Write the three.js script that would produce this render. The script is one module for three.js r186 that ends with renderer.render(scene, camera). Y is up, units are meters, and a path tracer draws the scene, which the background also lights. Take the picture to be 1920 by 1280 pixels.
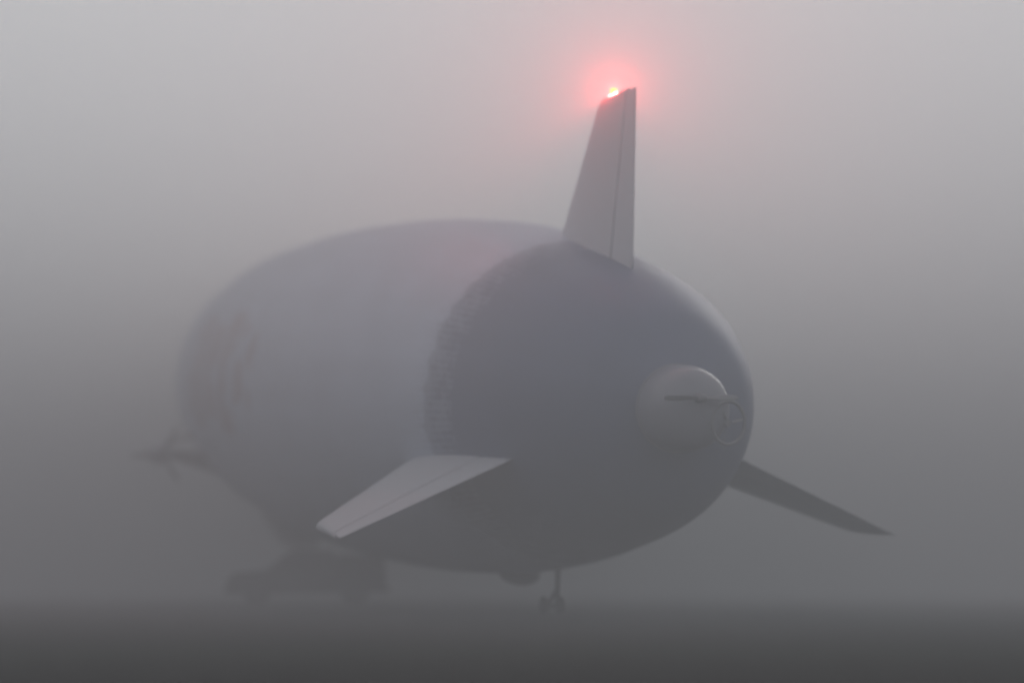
import * as THREE from 'three';
import { mergeGeometries } from 'three/addons/utils/BufferGeometryUtils.js';
import { ImprovedNoise } from 'three/addons/math/ImprovedNoise.js';
import { RoundedBoxGeometry } from 'three/addons/geometries/RoundedBoxGeometry.js';

// ---------------------------------------------------------------- camera, sky, sun, exposure
const R = THREE.MathUtils.degToRad;
const CAM_H = 0.85, CAM_PITCH = R(8.72);
const scene = new THREE.Scene();
const camera = new THREE.PerspectiveCamera(24.08, 1.5, 0.1, 6000);
camera.position.set(0, CAM_H, 0);
camera.rotation.x = CAM_PITCH;
camera.focus = 36; camera.userData.fStop = 0.11;             // focus just short of the tail: the far hull goes soft

const SKY_ZENITH = 0.5, SKY_RIM = 1.8;                    // overcast dawn light above the fog bank
{
  const W = 64, H = 32, d = new Float32Array(W * H * 4);
  for (let j = 0; j < H; j++) {
    const s = Math.max(0, Math.sin(((j + 0.5) / H - 0.5) * Math.PI)), L = SKY_RIM + (SKY_ZENITH - SKY_RIM) * s;
    for (let i = 0; i < W; i++) d.set([L, L, L * 1.01, 1], (j * W + i) * 4);
  }
  const t = new THREE.DataTexture(d, W, H, THREE.RGBAFormat, THREE.FloatType);
  t.mapping = THREE.EquirectangularReflectionMapping; t.magFilter = THREE.LinearFilter; t.needsUpdate = true;
  scene.background = t; scene.environment = t;
}
const sun = new THREE.DirectionalLight(new THREE.Color(1, 0.97, 0.94), 1.2);
sun.position.set(60, 60, -170); sun.target.position.set(0, 0, -60);
sun.castShadow = true; sun.shadow.radius = 60;
sun.shadow.mapSize.set(2048, 2048);
Object.assign(sun.shadow.camera, { left: -90, right: 90, top: 90, bottom: -90, near: 1, far: 300 });
scene.add(sun, sun.target);

const renderer = new THREE.WebGLRenderer({ antialias: true });
renderer.toneMapping = THREE.LinearToneMapping;
renderer.toneMappingExposure = 1.0;
renderer.shadowMap.enabled = true;
scene.fog = new THREE.FogExp2(new THREE.Color(0.905, 0.945, 1.0), 0.0245);

// ---------------------------------------------------------------- helpers
const noise = new ImprovedNoise();
let seed = 7; const rnd = () => (seed = (seed * 16807) % 2147483647) / 2147483647;
const fbm = (x, y, z, o = 4) => { let a = 0, k = 0.5; for (let i = 0; i < o; i++) { a += k * noise.noise(x, y, z); x *= 2.03; y *= 2.03; z *= 2.03; k *= 0.5; } return a; };
function texture(w, h, f, srgb) {
  const d = new Uint8Array(w * h * 4);
  for (let j = 0; j < h; j++) for (let i = 0; i < w; i++) { const c = f(i / w, j / h); for (let k = 0; k < 3; k++) d[(j * w + i) * 4 + k] = Math.max(0, Math.min(255, Math.round(c[k] * 255))); d[(j * w + i) * 4 + 3] = 255; }
  const t = new THREE.DataTexture(d, w, h); t.wrapS = t.wrapT = THREE.RepeatWrapping; t.magFilter = THREE.LinearFilter; t.minFilter = THREE.LinearMipmapLinearFilter; t.generateMipmaps = true;
  if (srgb) t.colorSpace = THREE.SRGBColorSpace; t.needsUpdate = true; return t;
}
const enc = (v) => (v <= 0.0031308 ? v * 12.92 : 1.055 * Math.pow(v, 1 / 2.4) - 0.055);
const lin = (r, g, b) => new THREE.Color().setRGB(r, g, b);
const mat = (c, rough = 0.6, metal = 0, extra = {}) => new THREE.MeshStandardMaterial({ color: lin(...c), roughness: rough, metalness: metal, ...extra });
function obj(name, geo, m, parent) {
  const g = Array.isArray(geo) ? mergeGeometries(geo.map((x) => { const y = x.index ? x.toNonIndexed() : x; for (const k of Object.keys(y.attributes)) if (!['position', 'normal', 'uv'].includes(k)) y.deleteAttribute(k); return y; })) : geo;
  const o = new THREE.Mesh(g, m); o.name = name; o.castShadow = o.receiveShadow = true; parent.add(o); return o;
}
const V = (x, y, z) => new THREE.Vector3(x, y, z);
function bar(a, b, r0, r1 = r0, seg = 12) {
  const d = b.clone().sub(a), g = new THREE.CylinderGeometry(r1, r0, d.length(), seg);
  g.applyQuaternion(new THREE.Quaternion().setFromUnitVectors(V(0, 1, 0), d.normalize())); return g.translate(...a.clone().add(b).multiplyScalar(0.5).toArray());
}
const rbox = (w, h, d, r, x = 0, y = 0, z = 0) => new RoundedBoxGeometry(w, h, d, 3, r).translate(x, y, z);
function catmull(k, s) {                                   // monotone cubic through [s, r] knots
  let i = 0; while (i < k.length - 2 && s > k[i + 1][0]) i++;
  const m = k.map((_, j) => { if (j === 0) return (k[1][1] - k[0][1]) / (k[1][0] - k[0][0]); if (j === k.length - 1) return (k[j][1] - k[j - 1][1]) / (k[j][0] - k[j - 1][0]);
    const a = (k[j][1] - k[j - 1][1]) / (k[j][0] - k[j - 1][0]), b = (k[j + 1][1] - k[j][1]) / (k[j + 1][0] - k[j][0]); return a * b <= 0 ? 0 : 2 * a * b / (a + b); });
  const [x0, y0] = k[i], [x1, y1] = k[i + 1], h = x1 - x0, t = Math.min(1, Math.max(0, (s - x0) / h));
  return (2 * t ** 3 - 3 * t * t + 1) * y0 + (t ** 3 - 2 * t * t + t) * h * m[i] + (-2 * t ** 3 + 3 * t * t) * y1 + (t ** 3 - t * t) * h * m[i + 1];
}

// ---------------------------------------------------------------- ground
{
  const tx = texture(512, 512, (u, v) => {
    const c = Math.cos, s = Math.sin, p = 2 * Math.PI;
    const n = fbm(3 * c(p * u), 3 * s(p * u) + 9, 3 * c(p * v) + 3 * s(p * v) * 0.7, 5), g = rnd();
    const k = 0.75 + 0.5 * n + 0.35 * (g - 0.5);
    return [enc(0.022 * k), enc(0.023 * k), enc(0.018 * k)];
  }, true);
  tx.repeat.set(1, 1);
  const bp = texture(256, 256, () => { const g = rnd(); return [g, g, g]; });
  const N = 60, S = 2400, g = new THREE.PlaneGeometry(S, S, N, N).rotateX(-Math.PI / 2), uv = g.attributes.uv;
  for (let i = 0; i < uv.count; i++) uv.setXY(i, uv.getX(i) * S / 9, uv.getY(i) * S / 9);
  const o = obj('ground', g, new THREE.MeshPhysicalMaterial({ map: tx, bumpMap: bp, bumpScale: 0.02, roughness: 1, specularIntensity: 0.05 }), scene);
  o.userData = { kind: 'structure', label: 'dark mown airfield grass fading into fog', category: 'ground' };
}

// ---------------------------------------------------------------- airship
// own axes: x to starboard, y up, -z forward; s = metres forward of the trailing edge of the tail fins
const P = (s, x, y) => V(x, y, -s);
const ship = new THREE.Group(); ship.name = 'airship';
ship.userData = { label: 'large pale airship with dark tail and three fins hovering nose-up in dense fog', category: 'airship' };
{
  const q = (x, y, z) => new THREE.Quaternion().setFromEuler(new THREE.Euler(x, y, z, 'YXZ'));
  ship.quaternion.copy(q(CAM_PITCH, 0, 0)).multiply(q(R(-0.7), R(19.0), R(-1.4)));
  ship.position.set(3.14, -1.68, -42.4).applyQuaternion(q(CAM_PITCH, 0, 0)).add(V(0, CAM_H, 0));
  scene.add(ship);
}
const profile = [[-2.9, 0.9], [-2.7, 1.6], [-2.2, 2.3], [-1.4, 2.9], [0, 3.6], [2.5, 4.3], [5, 4.9], [10, 5.7], [18, 6.4], [27, 6.75], [34, 6.78], [44, 6.3], [51, 5.4], [56, 4.3], [60, 2.9], [62, 1.8], [63, 0.9], [63.25, 0.001]];
const hullR = (s) => catmull(profile, s);

{ // envelope
  const NS = 150, NA = 96, S0 = -2.9, S1 = 63.25, pos = [], uv = [], ix = [];
  for (let i = 0; i <= NS; i++) {
    const t = i / NS, s = S0 + (S1 - S0) * (1 - Math.pow(1 - t, 1.25)), r = hullR(s);
    for (let j = 0; j <= NA; j++) { const a = j / NA * 2 * Math.PI; pos.push(Math.sin(a) * r, -Math.cos(a) * r, -s); uv.push(j / NA, (s - S0) / (S1 - S0)); }   // seam along the keel, u = 0.25 starboard, 0.75 port
  }
  for (let i = 0; i < NS; i++) for (let j = 0; j < NA; j++) { const a = i * (NA + 1) + j, b = a + 1, c = a + NA + 1, d = c + 1; ix.push(a, b, c, b, d, c); }
  const g = new THREE.BufferGeometry(); g.setAttribute('position', new THREE.Float32BufferAttribute(pos, 3)); g.setAttribute('uv', new THREE.Float32BufferAttribute(uv, 2)); g.setIndex(ix); g.computeVertexNormals();
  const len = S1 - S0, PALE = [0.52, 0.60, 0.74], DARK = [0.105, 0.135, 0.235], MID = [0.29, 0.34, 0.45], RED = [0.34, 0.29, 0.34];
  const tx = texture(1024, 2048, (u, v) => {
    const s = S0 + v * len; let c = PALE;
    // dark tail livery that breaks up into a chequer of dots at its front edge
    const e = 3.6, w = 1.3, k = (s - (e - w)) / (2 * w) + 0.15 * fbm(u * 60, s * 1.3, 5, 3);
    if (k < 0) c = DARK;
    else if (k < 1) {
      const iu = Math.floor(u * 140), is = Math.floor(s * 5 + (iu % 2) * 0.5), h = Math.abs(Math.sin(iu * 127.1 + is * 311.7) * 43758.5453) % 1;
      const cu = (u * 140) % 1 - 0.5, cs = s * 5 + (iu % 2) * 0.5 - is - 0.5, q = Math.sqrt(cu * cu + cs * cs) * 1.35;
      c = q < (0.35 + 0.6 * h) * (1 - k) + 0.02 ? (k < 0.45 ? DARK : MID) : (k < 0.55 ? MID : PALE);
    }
    // faded red lettering block on the port side, too far in the fog to read
    const pu = (u - 0.735) / 0.06, ps = (s - 29) / 8;
    if (Math.abs(pu) < 1 && Math.abs(ps) < 1) { const bx = ps * 2.2 + 4.4, k = Math.floor(bx), n = noise.noise(ps * 3, pu * 2 + k * 3.1, 3); if (bx - k > 0.2 && n > -0.22 && (k % 2 || Math.abs(pu) < 0.8)) c = RED; }
    const seam = Math.min((u * 24) % 1, 1 - (u * 24) % 1) < 0.006 ? 0.88 : 1, dirt = 1 + 0.16 * fbm(u * 14, v * 30, 1, 4) + 0.12 * fbm(u * 60, v * 5, 8, 3);
    return c.map((x) => enc(x * seam * dirt));
  }, true);
  tx.wrapT = THREE.ClampToEdgeWrapping;
  const bp = texture(1024, 512, (u, v) => { const a = Math.min((u * 24) % 1, 1 - (u * 24) % 1), b = Math.min((v * 17) % 1, 1 - (v * 17) % 1), k = Math.min(1, Math.min(a / 0.01, b / 0.012)); return [k, k, k]; });
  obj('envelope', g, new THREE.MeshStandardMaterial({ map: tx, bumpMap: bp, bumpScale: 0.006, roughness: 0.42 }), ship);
}
const M = {
  fin: mat([0.56, 0.59, 0.65], 0.5), cap: mat([0.24, 0.25, 0.30], 0.3), dark: mat([0.035, 0.035, 0.038], 0.5),
  pod: mat([0.19, 0.195, 0.22], 0.6), metal: mat([0.22, 0.22, 0.23], 0.4, 0.6), rubber: mat([0.02, 0.02, 0.02], 0.9), blade: mat([0.04, 0.04, 0.042], 0.45), white: mat([0.5, 0.5, 0.5], 0.5),
  glass: new THREE.MeshPhysicalMaterial({ color: lin(0.02, 0.022, 0.025), roughness: 0.08 }),
};

// a tail fin along +y in its own frame: fixed surface, hinge gap, rudder
function finGeometry(c0, c1, span0, span1, ct, cr, sweepTE = 0) {
  const NT = 26, NC = 22, pos = [], ix = [];
  const LE = (h) => cr + (ct - cr) * (h - span0) / (span1 - span0);
  for (let i = 0; i <= NT; i++) {
    const t = i / NT, h = span0 + (span1 - span0) * Math.sin(t * Math.PI / 2) ** 0.85;
    const full = LE(h), edge = Math.max(0, (h - (span1 - 0.3)) / 0.3), le = full - 0.3 * (1 - Math.sqrt(Math.max(0, 1 - edge * edge))), th = 0.11 * full * Math.sqrt(Math.max(0.02, 1 - edge ** 4));
    for (let j = 0; j <= NC; j++) {
      const a = j / NC * 2, up = a <= 1, k = up ? a : 2 - a;                       // there and back along the chord
      const x = c0 + (c1 - c0) * (1 - Math.cos(k * Math.PI)) / 2;                  // 0 leading edge, 1 trailing edge
      const y = 5 * th * (0.2969 * Math.sqrt(x) - 0.126 * x - 0.3516 * x * x + 0.2843 * x ** 3 - 0.1015 * x ** 4) + 0.012;
      const end = k < 1e-6 || k > 1 - 1e-6;
      pos.push((up ? -1 : 1) * y * (end && (x < 0.01 || x > 0.99) ? 0.5 : 1), h, -(le * (1 - x) + sweepTE * (h - span0)));
    }
  }
  const n = NC + 1;
  for (let i = 0; i < NT; i++) for (let j = 0; j < n; j++) { const a = i * n + j, b = i * n + (j + 1) % n, c = a + n, d = b + n; ix.push(a, b, c, b, d, c); }
  for (const i of [0, NT]) for (let j = 1; j < NC; j++) { const a = i * n; i ? ix.push(a, a + j, a + j + 1) : ix.push(a, a + j + 1, a + j); }
  let g = new THREE.BufferGeometry(); g.setAttribute('position', new THREE.Float32BufferAttribute(pos, 3)); g.setIndex(ix); g.computeVertexNormals();
  return g;
}
function fin(turn, tip, ct, cr, m, label) {
  const f = obj('fin', finGeometry(0, 0.80, 3.0, tip, ct, cr), m, ship); f.rotation.z = turn;
  if (label) f.userData.label = label;
  obj('rudder', finGeometry(0.803, 1, 3.5, tip - 0.05, ct, cr * 0.93), m, f);
  return f;
}
const A = R(23.6);
const topFin = fin(0, 8.5, 2.4, 6.6, M.fin, 'upright top fin carrying the red beacon');
fin(-(Math.PI / 2 + A), 8.95, 2.7, 6.9, M.fin);
fin(Math.PI / 2 + A, 8.55, 2.8, 7.1, M.fin);

{ // red anti-collision beacon on top of the upright fin
  const at = P(1.55, 0, 8.43);
  const b = obj('beacon', new THREE.CylinderGeometry(0.075, 0.10, 0.12, 20).translate(at.x, at.y, at.z), M.dark, ship);
  const em = new THREE.MeshStandardMaterial({ color: lin(0.4, 0.12, 0.02), emissive: lin(1, 0.7, 0.08), emissiveIntensity: 3.5, roughness: 0.3 });
  obj('beacon_lamp', new THREE.SphereGeometry(0.10, 20, 14).translate(at.x, at.y + 0.15, at.z), em, b);
  const l = new THREE.PointLight(new THREE.Color(1, 0.06, 0.05), 240); l.position.set(at.x, at.y + 0.15, at.z); l.castShadow = true; l.shadow.radius = 3; ship.add(l); l.name = 'beacon_light';
}

{ // stern cone with pusher propeller and side thruster
  const pts = [[1.08, -2.5], [1.08, -3.0], [1.06, -3.5], [0.98, -3.85], [0.82, -4.12], [0.52, -4.3], [0.2, -4.36], [0.0, -4.37]].map(([r, s]) => new THREE.Vector2(r, -s));
  const cap = obj('stern_cone', new THREE.LatheGeometry(pts, 48).rotateX(Math.PI / 2), M.cap, ship);
  obj('join_ring', new THREE.TorusGeometry(1.09, 0.025, 8, 48).translate(0, 0, 2.95), M.cap, cap);
  const prop = obj('propeller', [new THREE.CylinderGeometry(0.10, 0.13, 0.4, 20).rotateX(Math.PI / 2).translate(-0.1, 0.28, 4.45), new THREE.SphereGeometry(0.10, 16, 10).translate(-0.1, 0.28, 4.65)], M.pod, ship);
  for (let k = 0; k < 2; k++) { const b = obj('blade', bladeGeometry(0.98), M.pod, prop); b.position.set(-0.1, 0.28, 4.52); b.rotation.z = R(91 + 180 * k); }
  const th = obj('side_thruster', [new THREE.TorusGeometry(0.52, 0.045, 10, 40).rotateY(0.25).translate(0.78, -0.32, 4.2), bar(V(0.55, -0.35, 3.7), V(0.78, -0.32, 4.2), 0.1)], M.pod, ship);
  for (let k = 0; k < 3; k++) { const b = obj('blade', bladeGeometry(0.47), M.pod, th); b.position.set(0.78, -0.32, 4.2); b.rotation.set(0, 0.25, R(120 * k + 40)); }
}
function bladeGeometry(L) {
  const N = 12, K = 10, pos = [], ix = [];
  for (let i = 0; i <= N; i++) { const t = i / N, r = 0.1 + (L - 0.1) * t, c = L * (0.07 + 0.10 * Math.sin(Math.PI * Math.min(1, 0.15 + 0.75 * t))) * (t > 0.93 ? 0.6 : 1), tw = R(55 - 38 * t), th = 0.13 * c * (1.3 - t);
    for (let j = 0; j < K; j++) { const a = j / K * 2 * Math.PI, x = Math.cos(a) * c / 2, z = Math.sin(a) * th; pos.push(x * Math.cos(tw) - z * Math.sin(tw), r, x * Math.sin(tw) + z * Math.cos(tw)); } }
  for (let i = 0; i < N; i++) for (let j = 0; j < K; j++) { const a = i * K + j, b = i * K + (j + 1) % K; ix.push(a, b, a + K, b, b + K, a + K); }
  for (const i of [0, N]) for (let j = 1; j < K - 1; j++) ix.push(i * K, i * K + j, i * K + j + 1);
  const g = new THREE.BufferGeometry(); g.setAttribute('position', new THREE.Float32BufferAttribute(pos, 3)); g.setIndex(ix); g.computeVertexNormals(); return g;
}
// side engines on outriggers
for (const side of [-1, 1]) {
  const s = 38, e = P(s, side * 7.9, -3.3);
  const pts = [[0.0, 1.7], [0.28, 1.6], [0.48, 1.25], [0.56, 0.6], [0.56, -0.3], [0.46, -1.0], [0.3, -1.45], [0.22, -1.55]].map(([r, z]) => new THREE.Vector2(r, z));
  const n = obj('engine_pod', new THREE.LatheGeometry(pts, 28).rotateX(-Math.PI / 2).translate(e.x, e.y, e.z), M.cap, ship);
  const root = (ds, y) => P(s + ds, side * Math.sqrt(hullR(s) ** 2 - y * y) * 0.98, y);
  obj('outrigger', [bar(root(0, -3.6), e, 0.3, 0.2), bar(root(1.6, -4.2), e, 0.1), bar(root(-1.6, -4.2), e, 0.1), bar(root(0, -2.4), e.clone().add(V(0, 0.3, 0)), 0.09)], M.dark, n);
  const h = obj('propeller_hub', new THREE.SphereGeometry(0.24, 16, 12).scale(1, 1, 1.8).translate(e.x, e.y, e.z + 1.65), M.dark, n);
  for (let k = 0; k < 3; k++) { const b = obj('blade', bladeGeometry(1.45), M.blade, n); b.position.set(e.x, e.y, e.z + 1.7); b.rotation.z = R(-28 + 120 * k); }
}
{ // gondola under the forward hull
  const s0 = 40, s1 = 51, prof = (s) => { const t = (s - s0) / (s1 - s0); return Math.sqrt(Math.max(0, 1 - Math.abs(2 * t - 1) ** 4)); };
  const NS = 40, NA = 28, pos = [], ix = [];
  for (let i = 0; i <= NS; i++) { const s = s0 + (s1 - s0) * i / NS, k = Math.max(0.02, prof(s)), hull = -hullR(s) + 0.5;
    for (let j = 0; j <= NA; j++) { const a = Math.PI * j / NA, cx = Math.cos(a), sx = Math.sin(a), x = 1.15 * k * Math.sign(cx) * Math.abs(cx) ** 0.5, y = hull - 2.7 * k * sx ** 0.55; pos.push(x, y, -s); } }
  for (let i = 0; i < NS; i++) for (let j = 0; j < NA; j++) { const a = i * (NA + 1) + j, c = a + NA + 1; ix.push(a, a + 1, c, a + 1, c + 1, c); }
  const g = new THREE.BufferGeometry(); g.setAttribute('position', new THREE.Float32BufferAttribute(pos, 3)); g.setIndex(ix); g.computeVertexNormals();
  const gd = obj('gondola', g, M.cap, ship);
  for (const side of [-1, 1]) for (let k = 0; k < 7; k++) { const s = s0 + 1.9 + k * 1.2; obj('window', rbox(0.06, 0.75, 0.85, 0.025, side * 1.15, -hullR(s) - 0.75, -s), M.glass, gd); }
}
{ // rear landing gear, keel fairing, forward gear
  const s = 5.2, top = -hullR(s) + 0.1;
  const st = obj('landing_gear', [bar(P(s, 0, top), P(s, 0, top - 1.0), 0.085, 0.07), bar(P(s, 0, top - 0.7), P(s + 0.25, -0.22, top - 1.24), 0.06), bar(P(s, 0, top - 0.7), P(s + 0.25, 0.1, top - 1.24), 0.06)], M.dark, ship);
  for (const x of [-0.32, 0.18]) obj('wheel', new THREE.TorusGeometry(0.2, 0.085, 12, 28).rotateY(Math.PI / 2).translate(x, top - 1.24, -(s + 0.25)), M.rubber, st);
  obj('axle', bar(P(s + 0.25, -0.36, top - 1.24), P(s + 0.25, 0.22, top - 1.24), 0.05), M.dark, st);
  const k = 8.6, y = -hullR(k);
  obj('keel_fairing', new THREE.SphereGeometry(1, 28, 16).scale(0.6, 0.33, 1.0).translate(0, y - 0.02, -k), M.dark, ship);
  const f = 44, yf = -hullR(f) - 2.1;
  const fg = obj('landing_gear', [bar(P(f, 0, yf), P(f, 0, yf - 0.75), 0.09)], M.dark, ship);
  for (const x of [-0.16, 0.16]) obj('wheel', new THREE.TorusGeometry(0.19, 0.08, 12, 28).rotateY(Math.PI / 2).translate(x, yf - 0.78, -f), M.rubber, fg);
}

// ---------------------------------------------------------------- ground vehicle
{
  const t = new THREE.Group(); t.name = 'utility_truck'; scene.add(t);
  t.userData = { label: 'dark ground crew utility truck dimly visible under the left side of the airship', category: 'truck' };
  t.position.set(-9.9, 0, -78); t.rotation.y = R(12); t.scale.setScalar(1.45);
  const M2 = { body: mat([0.035, 0.036, 0.038], 0.55), bed: mat([0.03, 0.03, 0.032], 0.8) };
  const side = (pts, w, bev = 0.06) => { const sh = new THREE.Shape(); pts.forEach(([x, y], i) => (i ? sh.lineTo(x, y) : sh.moveTo(x, y))); return new THREE.ExtrudeGeometry(sh, { depth: w - 2 * bev, bevelEnabled: true, bevelSize: bev, bevelThickness: bev, bevelSegments: 3 }).translate(0, 0, -w / 2 + bev); };
  // the cab faces -x
  const body = obj('body', side([[-2.5, 0.42], [-2.55, 0.72], [-2.4, 0.98], [-1.35, 1.08], [2.45, 1.08], [2.5, 0.48]], 1.84), M2.body, t);
  for (const z of [-0.93, 0.93]) for (const x of [-0.62, 0.32]) { const d = obj('door', rbox(0.88, 0.6, 0.03, 0.012, x, 0.78, z), M2.body, t); obj('handle', rbox(0.14, 0.03, 0.03, 0.01, x + 0.3, 0.95, z + Math.sign(z) * 0.025), M.metal, d); }
  const cab = obj('cab', side([[-1.3, 1.08], [-0.62, 1.66], [-0.35, 1.72], [0.75, 1.72], [1.0, 1.08]], 1.62, 0.08), M2.body, t);
  for (const z of [-0.815, 0.815]) for (const [x, w] of [[-0.42, 0.7], [0.42, 0.6]]) obj('side_window', rbox(w, 0.42, 0.03, 0.012, x, 1.38, z), M.glass, cab);
  const ws = obj('windscreen', rbox(0.03, 0.74, 1.36, 0.012), M.glass, cab); ws.position.set(-1.03, 1.40, 0); ws.rotation.z = -0.86;
  obj('bed_cover', side([[1.08, 1.09], [1.12, 1.6], [2.4, 1.58], [2.46, 1.09]], 1.66), M2.bed, t);
  obj('bumper', rbox(0.16, 0.22, 1.8, 0.06, -2.6, 0.5, 0), M.dark, t); obj('bumper', rbox(0.16, 0.2, 1.8, 0.06, 2.58, 0.52, 0), M.dark, t);
  for (const z of [-0.68, 0.68]) obj('headlight', rbox(0.06, 0.14, 0.3, 0.025, -2.56, 0.82, z), M.metal, t);
  for (const x of [-1.65, 1.6]) for (const z of [-0.8, 0.8]) { const w = obj('wheel', new THREE.TorusGeometry(0.255, 0.115, 12, 28).translate(x, 0.37, z), M.rubber, t); obj('rim', new THREE.CylinderGeometry(0.19, 0.19, 0.14, 20).rotateX(Math.PI / 2).translate(x, 0.37, z), M.metal, w); }
}
renderer.render(scene, camera);
